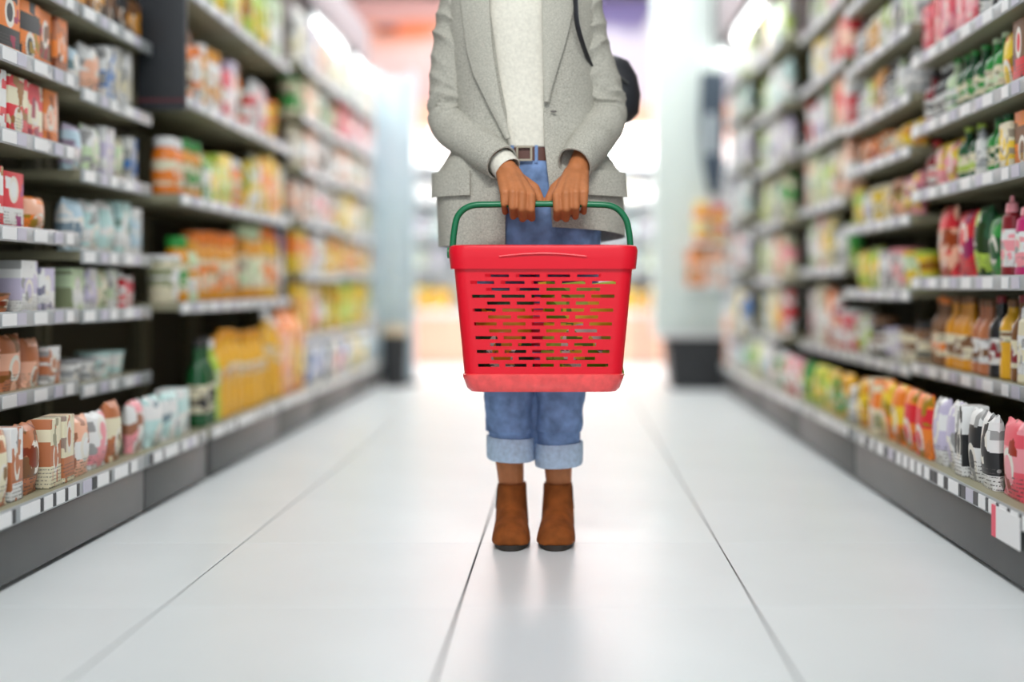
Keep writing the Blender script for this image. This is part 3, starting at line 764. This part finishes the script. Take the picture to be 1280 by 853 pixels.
def arm_and_hand(s, sh, el, wr):
    """s = -1 image left. Mirror plane of the two hands is x = -0.053."""
    mx = lambda x: x if s < 0 else -.106 - x
    V = lambda x, y, z: Vector((mx(x), y, z))
    add_chain(bm, [sh, el], [.045, .038]); add_chain(bm, [el, wr], [.038, .026])
    kn = [V(-.083, 2.858, .864), V(-.105, 2.853, .868), V(-.1275, 2.856, .871), V(-.148, 2.864, .872)]      # knuckles, index to little finger
    wrs = [wr + Vector((mx(.014) - mx(0), 0, -.004)), wr + Vector((mx(.004) - mx(0), -.004, 0)), wr + Vector((mx(-.006) - mx(0), 0, .002)), wr + Vector((mx(-.014) - mx(0), .006, 0))]
    for k in range(4): add_chain(bm, [wrs[k], kn[k]], [.018, .0118])
    for k in range(3): add_chain(bm, [(wrs[k] + wrs[k + 1]) / 2, (kn[k] + kn[k + 1]) / 2 + Vector((0, .008, .0))], [.017, .0085])
    ln = [.95, 1.05, 1.0, .82]; rr = [.0098, .0100, .0094, .0082]
    for k in range(4):
        x = kn[k].x; L_ = ln[k]; z0 = kn[k].z
        p1_ = Vector((x + .001 * s, kn[k].y - .002, z0 - .034 * L_)); p2_ = Vector((x, kn[k].y + .026, z0 - .055 * L_)); p3_ = Vector((x, kn[k].y + .047, z0 - .040 * L_))
        add_chain(bm, [kn[k], p1_, p2_, p3_], [.0112, rr[k], rr[k] * .95, rr[k] * .82])
    add_chain(bm, [wr + Vector((mx(.016) - mx(0), -.002, -.012)), V(-.078, 2.915, .886), V(-.066, 2.898, .862), V(-.062, 2.878, .846)], [.016, .0135, .0112, .0092])


arm_and_hand(-1, Vector((-.262, YC + .01, 1.37)), Vector((-.300, YC + .01, 1.08)), Vector((-.143, 2.945, .932)))
arm_and_hand(1, Vector((.032, YC + .01, 1.37)), Vector((.100, YC + .01, 1.09)), Vector((.024, 2.945, .930)))
bm = remesh(bm, .0028, 3, .35)
person = obj('person', bm, M['skin'], None, (-.10, YC, 0))
tag(person, 'person in grey jacket and rolled jeans holding a red basket with both hands', 'person')
bm = bmesh.new(); add_ball(bm, (-.10, YC + .018, 1.61), (.085, .10, .098)); add_ball(bm, (-.10, YC + .085, 1.52), (.075, .05, .09))
obj('hair', remesh(bm, .008, 4), M['hair'], person)
for s in (-1, 1):
    bm = bmesh.new(); add_ball(bm, (-.10 + s * .03, YC - .0845, 1.588), (.010, .006, .006)); obj('eye', bm, M['sole'], person)

# sweater
bm = bmesh.new(); n = 64; rings = []
for k in range(40):
    u = k / 39; z = 1.000 + u * .46
    rx = lerps([.150, .152, .150, .152, .158, .165, .155, .07], u); ry = lerps([.104, .106, .104, .104, .106, .106, .085, .058], u)
    r = ring((-.108, YC), rx, ry, z, n)
    for i, p in enumerate(r):
        d = .0035 * noise.noise(Vector((p.x * 9, p.y * 9, z * 7))) + (.0012 * math.sin(i * PI) if z < 1.03 else 0)
        p += (p - Vector((-.108, YC, z))).normalized() * d
        if k < 3: p.z -= .010 * math.cos(2 * PI * i / n + 2.2) * .5
    rings.append(r)
add_loft(bm, rings, True, False); thicken(bm, .003)
sw = obj('sweater', bm, M['knit'], person)
bm = bmesh.new(); add_loft(bm, [[p for p in ring((-.108, YC), .1525, .1065, z, 48)] for z in (.999, 1.003, 1.020, 1.024)], True, False); thicken(bm, .003)
obj('hem_band', bm, M['knit'], sw)

# jeans
bm = bmesh.new()
add_loft(bm, [ring((-.098, YC), rx, ry, z, 28) for z, rx, ry in ((.70, .165, .105), (.77, .184, .112), (.85, .180, .112), (.93, .162, .105), (1.005, .146, .100))])
for s, xs_ in ((-1, (-.180, -.166, -.154, -.146, -.143)), (1, (-.006, -.006, -.010, -.016, -.019))):
    zb = .212 if s < 0 else .198
    add_loft(bm, [ring((x, y), rx, ry, z, 24) for x, y, z, rx, ry in (
        (xs_[0], YC, .80, .095, .105), (xs_[1], YC, .62, .088, .094), (xs_[2], YC - .004, .47, .073, .080), (xs_[3], YC + .002, .34, .0655, .072), (xs_[4], YC + .006, zb, .057, .064))])
bm = remesh(bm, .005, 5)
for v in bm.verts:
    z = v.co.z; d = .006 * noise.noise(v.co * 11) + .003 * noise.noise(Vector((v.co.x * 14, v.co.y * 14, z * 45)))
    if z < .6: d += .0028 * math.sin(z * 75 + 3 * noise.noise(v.co * 6)) * max(0, 1 - abs(z - .42) / .2)
    if z < .275: d = min(d, 0) - .004
    v.co += Vector((v.co.x + .098 - (-.07 if v.co.x < -.08 else .07), v.co.y - YC, 0)).normalized() * d
jn = obj('jeans', bm, M['denim'], person)
for s, x, zc in ((-1, -.143, .232), (1, -.019, .217)):
    bm = bmesh.new(); h = .029
    prof = [(1.0, -h), (1.045, -h - .002), (1.075, -h + .004), (1.085, 0), (1.08, h - .004), (1.05, h), (1.0, h - .002)]
    rg = []
    for f, dz in prof:
        r = ring((x, YC + .006), .0575 * f, .0645 * f, zc + dz, 32)
        for i, p in enumerate(r): p.z += .003 * math.sin(2 * PI * i / 32 + s) ; p += Vector((.0015 * math.sin(5 * i), .0015 * math.cos(3 * i), 0))
        rg.append(r)
    add_loft(bm, rg, True, False); thicken(bm, .002)
    obj('rolled_cuff', bm, M['cuff'], jn)['label'] = 'pale rolled cuff'
for x in (-.135, -.075):
    f = Vector((x, YC - .100 * math.sqrt(1 - ((x + .098) / .146) ** 2) - .006, 0))
    obj('belt_loop', box((x - .004, f.y - .0042, .956), (x + .004, f.y + .004, 1.000), .001), M['denim'], jn)
bm = bmesh.new(); add_loft(bm, [ring((-.098, YC), .153, .1065, z, 48) for z in (.962, .966, .992, .996)], True, False); thicken(bm, .003)
bl = obj('belt', bm, M['leather'], person)
bm = bmesh.new(); yb_ = YC - .1115
for x0, x1, z0, z1 in ((-.125, -.085, .960, .965), (-.125, -.085, .993, .998), (-.125, -.120, .965, .993), (-.090, -.085, .965, .993)): add_box(bm, (x0, yb_ - .004, z0), (x1, yb_, z1))
bmesh.ops.remove_doubles(bm, verts=bm.verts[:], dist=.0001)
obj('buckle', bm, M['brass'], bl)

# jacket
bm = bmesh.new(); rings = []; NA, NZ = 96, 70
for k in range(NZ):
    u = k / (NZ - 1); row = []; zz = .75 + u * .725
    for i in range(NA):
        t = i / (NA - 1); sd = t            # 0 = image-left front edge ... 1 = image-right front edge
        z = zz + (1 - u) ** 3 * (.045 * max(0, (t - .55) / .45) ** .7)
        hw, hd, cx, xl, xr = [jt(z, q) for q in range(1, 6)]
        al = -math.asin(min(.97, (cx - xl) / hw)); ar = math.asin(max(-.97, min(.97, (xr - cx) / hw))) - 2 * PI
        a = al + (ar - al) * t
        d = .006 * noise.noise(Vector((math.sin(a) * 2.2, math.cos(a) * 2.2, z * 5))) + .0045 * math.sin(a * 7 + 2) * max(0, 1 - (z - .75) / .3) ** 1.5
        if z > 1.0: d *= .6
        row.append(Vector((cx + (hw + d) * math.sin(a), YC - (hd + d) * math.cos(a), z)))
    rings.append(row)
add_loft(bm, rings, False, False); thicken(bm, .004)
jk = obj('jacket', bm, M['tweed'], person)


def sleeve(pts, rad, ph, sd):
    P = spline(pts, 26)
    def fold(u, d):
        w = max(0, 1 - abs(u - .30) / .30); e = max(0, 1 - abs(u - .56) / .12); l = max(0, 1 - abs(u - .80) / .22)
        front = .18 + .82 * max(0, min(1, .35 - d.y)) ** .8
        nz = noise.noise(Vector((u * 7 + ph, d.x * 1.3, d.y * 1.3)))
        k1 = 1 - 2 * abs(math.sin(u * 46 + 1.9 * sd * d.x + 1.6 * nz + ph)) ** .7
        k2 = 1 - 2 * abs(math.sin(u * 34 - 2.6 * sd * d.x + 2.2 * nz)) ** .7
        return front * (.0095 * w * k1 * (.6 + nz) + .0085 * e * k2 + .0022 * l * math.sin(u * 44 + 3 * d.x + 3 * nz)) + .0035 * nz
    bm = bmesh.new(); add_tube(bm, P, rad, 44, False, fold); thicken(bm, .004)
    return obj('sleeve', bm, M['tweed'], jk)


sleeve([(-.225, YC + .01, 1.43), (-.268, YC + .015, 1.375), (-.288, YC + .015, 1.26), (-.300, YC + .015, 1.14), (-.296, YC + .0, 1.068), (-.235, YC - .06, 1.012), (-.158, YC - .145, .950)],
       [.052, .062, .062, .058, .057, .053, .045], .5, -1)
sleeve([(-.01, YC + .01, 1.43), (.030, YC + .015, 1.375), (.054, YC + .015, 1.26), (.092, YC + .015, 1.15), (.098, YC + .0, 1.078), (.066, YC - .06, 1.018), (.020, YC - .145, .948)],
       [.052, .062, .062, .058, .057, .053, .046], 2.4, 1)
bm = bmesh.new(); a0, a1 = Vector((-.1445, 2.955, .936)), Vector((-.152, 2.962, .945)); d = (a0 - a1).normalized()
add_tube(bm, [a1 - d * .02, a1, a0, a0 + d * .002], [.036, .036, .0355, .034], 28, False); thicken(bm, .003)
obj('sweater_cuff', bm, M['knit'], sw)


def patch(rows, off, th, m, nm, n=10):
    """Cloth patch lying on the jacket front; rows = [(left px, right px, py)], read at the jacket's depth."""
    bm = bmesh.new(); rg = []
    for l, r, py in rows:
        y = YC - .115; a, b = at(l, py, y), at(r, py, y)
        rg.append([jfront(a.x + (b.x - a.x) * i / n, a.z, off + .003 * math.sin(PI * i / n)) for i in range(n + 1)])
    add_loft(bm, rg, False, False); thicken(bm, th); return obj(nm, bm, m, jk)


def dens(rows, k=6):
    out = []
    for a, b in zip(rows, rows[1:]):
        out += [tuple(x + (y - x) * j / k for x, y in zip(a, b)) for j in range(k)]
    return out + [rows[-1]]


patch(dens([(572, 611, -30), (577, 612, 5), (584, 616, 60), (592, 620, 90), (612, 627, 132), (634, 637, 174)]), .010, .005, M['lapel'], 'lapel')
patch(dens([(680, 722, -30), (678, 717, 5), (679, 705, 55), (680, 696, 85), (681, 688, 112), (682, 684.5, 128)]), .010, .005, M['lapel'], 'lapel')


def wrap(a0, a1, z0, z1, off, th, m, nm):
    bm = bmesh.new(); rg = []
    for k in range(8):
        z = z0 + (z1 - z0) * k / 7
        rg.append([Vector((jt(z, 3) + (jt(z, 1) + off) * math.sin(a), YC - (jt(z, 2) + off) * math.cos(a), z)) for a in [a0 + (a1 - a0) * i / 14 for i in range(15)]])
    add_loft(bm, rg, False, False); thicken(bm, th); return obj(nm, bm, m, jk)


wrap(-1.45, -.62, .875, .938, .011, .004, M['tweed'], 'pocket_flap'); wrap(.60, 1.35, .875, .938, .011, .004, M['tweed'], 'pocket_flap')
for px, py in ((692, 139),):
    c = at(px, py, YC - .12); p = jfront(c.x, c.z, .008); bm = bmesh.new(); add_ball(bm, p, (.008, .002, .003)); obj('button', bm, mat('grey_button', (.12, .11, .10), .4), jk)

# ankle boots
for s, ax in ((-1, -.141), (1, -.022)):
    bm = bmesh.new(); yA = YC + .01
    add_loft(bm, [ring((ax, yA + dy), rx, ry, z, 24) for z, rx, ry, dy in ((.140, .0375, .050, 0), (.110, .0385, .054, 0), (.075, .041, .064, -.004), (.040, .043, .072, -.004), (.010, .042, .070, -.004))])
    t = -.004 * s
    add_loft(bm, [[Vector((ax + t * u + w * math.cos(a), y, (.010 if a > PI else .013) + max(0, h * 1.12 * (math.sin(a) if math.sin(a) > 0 else 0) ** .8))) for a in [PI * j / 16 for j in range(17)] + [1.5 * PI]] for y, w, h, u in
                  ((yA + .05, .038, .05, 0), (yA, .042, .085, 0), (yA - .05, .044, .076, .3), (yA - .095, .0475, .056, .7), (yA - .135, .0485, .045, 1), (yA - .162, .042, .036, 1), (yA - .176, .030, .024, 1))])
    bt = obj('ankle_boot', remesh(bm, .0035, 6), M['suede'], person)
    out = []
    for i in range(40):
        a = 2 * PI * i / 40; ca, sa = math.cos(a), math.sin(a)
        yy = yA - .056 + .128 * sa; w = .046 if sa < 0 else .0395
        out.append((ax + t + w * math.copysign(abs(ca) ** .75, ca), yy))
    bm = bmesh.new(); add_loft(bm, [[Vector((x, y, z)) for x, y in out] for z in (.0006, .004, .011, .014)]); obj('sole', bm, M['sole'], bt)
    bm = bmesh.new()
    add_loft(bm, [[Vector((ax - s * -.0405 * 1.0 * f + (0 if True else 0), yA + dy, z)) for dy in (-.018, -.006, .006, .018)] for z, f in ((.075, 1.035), (.10, .98), (.128, .955))], False, False); thicken(bm, .002)
    obj('elastic_panel', bm, M['suede2'], bt)['label'] = 'dark elastic side panel'

# black shoulder bag
sb = thing('shoulder_bag', 'black shoulder bag hanging behind the elbow at the right', 'bag', (.13, 3.27, 1.08))
bm = bmesh.new()
add_loft(bm, [ring((.115, 3.275), rx, ry, z, 28, .75) for z, rx, ry in ((1.085, .03, .03), (1.095, .06, .05), (1.12, .083, .065), (1.17, .088, .07), (1.22, .078, .062), (1.26, .055, .045), (1.275, .025, .02))])
obj('bag_body', bm, M['bag'], sb)
bm = bmesh.new(); add_tube(bm, spline([(.07, 3.24, 1.26), (.02, 3.22, 1.36), (-.012, 3.13, 1.462), (.012, 3.02, 1.43), (.022, 2.972, 1.36), (.026, 2.965, 1.30), (.042, 3.0, 1.25), (.07, 3.09, 1.2), (.085, 3.19, 1.19)], 8), .008, 10, True, None, .3)
obj('strap', bm, M['bag'], sb)
bm = bmesh.new(); add_tube(bm, spline([(.045, 3.2, 1.19), (.10, 3.202, 1.235), (.165, 3.205, 1.19)], 6), .003, 8); obj('zip', bm, M['steel'], sb)

# ------------------------------------------------------------------ red shopping basket
BX, BY = -.0535, 2.855
bk = thing('shopping_basket', 'red plastic shopping basket with green handle held by the person', 'basket', (BX, BY, .404))


def perim(hx, hy, r, n=6):
    """Breakpoints on a rounded rectangle as functions of the wall: returns list of (kind, t)."""
    return None


def basket_ring(hx, hy, r, us, vs, n=5):
    pts = []
    def corner(cx, cy, a0):
        return [Vector((cx + r * math.cos(a0 + PI / 2 * i / n), cy + r * math.sin(a0 + PI / 2 * i / n), 0)) for i in range(1, n)]
    pts += [Vector((u * (hx - r), -hy, 0)) for u in us]; pts += corner(hx - r, -hy + r, -PI / 2)
    pts += [Vector((hx, v * (hy - r), 0)) for v in vs]; pts += corner(hx - r, hy - r, 0)
    pts += [Vector((-u * (hx - r), hy, 0)) for u in us]; pts += corner(-hx + r, hy - r, PI / 2)
    pts += [Vector((-hx, -v * (hy - r), 0)) for v in vs]; pts += corner(-hx + r, -hy + r, PI)
    return pts


PITCH, SLOT = .0693, .054


def slots(half, count):
    """count slots centred on the wall, as fractions of its half length."""
    return [((k - (count - 1) / 2) * PITCH / half - SLOT / 2 / half, (k - (count - 1) / 2) * PITCH / half + SLOT / 2 / half) for k in range(count)]


FH, SH = .172, .072       # nominal half lengths of flat wall parts
fe, fo = slots(FH, 4), slots(FH, 5)
se, so = slots(SH, 1), slots(SH, 2)
us = sorted({round(x, 4) for q in fe + fo for x in q} | {-1.0, 1.0}); vs_ = sorted({round(x, 4) for q in se + so for x in q} | {-1.0, 1.0})
zr = [at(0, y, 2.757).z for y in [457 - 8.65 * i for i in range(14)]]
zlev = [.440]
for z in zr: zlev += [z - .0037, z + .0037]
zlev += [.70]
bm = bmesh.new(); rows = []
for z in zlev:
    f = (z - .44) / .26; hx = .183 + .024 * f; hy = .094 + .014 * f
    rows.append([bm.verts.new(p + Vector((BX, BY, z))) for p in basket_ring(hx, hy, .030, us, vs_)])
nu, nv = len(us), len(vs_); n = len(rows[0]); cn = 4
start = {'f': 0, 'r': nu + cn, 'b': nu + cn + nv + cn, 'l': nu + cn + nv + cn + nu + cn}
for k in range(len(rows) - 1):
    hole = set()
    if 0 < k and k % 2 == 1 and k < len(zlev) - 2:
        odd = ((k - 1) // 2) % 2 == 0
        for nm, br, sl in (('f', us, fo if odd else fe), ('b', us, fo if odd else fe), ('r', vs_, so if odd else se), ('l', vs_, so if odd else se)):
            for i in range(len(br) - 1):
                m_ = (br[i] + br[i + 1]) / 2
                if any(a - 1e-3 < m_ < b + 1e-3 for a, b in sl): hole.add(start[nm] + i)
    for i in range(n):
        if i in hole: continue
        j = (i + 1) % n; bm.faces.new((rows[k][i], rows[k][j], rows[k + 1][j], rows[k + 1][i]))
thicken(bm, .003)
obj('slotted_wall', bm, M['redp'], bk, smooth=True)
U2 = [-1, -.5, 0, .5, 1]; V2 = [-1, 0, 1]
bm = bmesh.new()
add_loft(bm, [[p + Vector((BX, BY, z)) for p in basket_ring(hx, hy, .034, U2, V2)] for z, hx, hy in
              ((.4355, .166, .081), (.405, .166, .081), (.404, .170, .084), (.412, .178, .090), (.437, .1865, .0975), (.444, .1875, .0985), (.446, .184, .095))], True, False)
vs0 = [bm.verts.new(p + Vector((BX, BY, .436))) for p in basket_ring(.166, .081, .034, U2, V2)]; bm.faces.new(vs0)
bmesh.ops.remove_doubles(bm, verts=bm.verts[:], dist=.0006)
obj('base_tray', bm, M['redl'], bk)['label'] = 'paler ribbed base'
bm = bmesh.new()
add_loft(bm, [[p + Vector((BX, BY, z)) for p in basket_ring(hx, hy, .040, U2, V2)] for z, hx, hy in
              ((.700, .205, .106), (.689, .211, .112), (.688, .2145, .1155), (.712, .217, .118), (.731, .2185, .1195), (.740, .216, .117), (.743, .210, .111), (.740, .2045, .1055), (.700, .2035, .1045))], True, False)
rm = obj('rim', bm, M['redp'], bk)
bm = bmesh.new()
rg = [(BX - .10 + .2 * i / 20, BY - .1195 - .0015 * math.sin(PI * i / 20), .716 + .007 * math.sin(PI * i / 20)) for i in range(21)]
add_tube(bm, rg, .0024, 8); obj('moulded_ridge', bm, M['redp'], rm)
HY = BY + .012
hp = spline([(-.272, HY, .738), (-.268, HY, .780), (-.258, HY, .818), (-.228, HY, .840), (-.17, HY, .8435), (-.055, HY, .8445), (.06, HY, .8435), (.112, HY, .838), (.140, HY, .812), (.150, HY, .775), (.153, HY, .738)], 8)
bm = bmesh.new(); add_tube(bm, hp, .0078, 12, True); hd_ = obj('handle', bm, M['green'], bk); hd_['label'] = 'green carrying handle'
for x in (-.272, .153):
    bm = bmesh.new(); sgn = -1 if x < 0 else 1
    add_tube(bm, [(x - sgn * .006, HY, .728), (x + sgn * .012, HY, .728)], .013, 16); obj('pivot', bm, M['green'], bk)

# groceries in the basket, glimpsed through the slots
bag_a = product('bag', 'lime', 'yellow', .20, .22, (.035, 2.845, .4372), .05, 'lime green bag in the red basket, glimpsed through the right slots', 'groceries in the basket', .08)
product('bag', 'dark green', 'amber', .15, .20, (-.15, 2.865, .4372), -.06, 'dark green bag in the red basket, glimpsed through the left slots', 'groceries in the basket', .08)
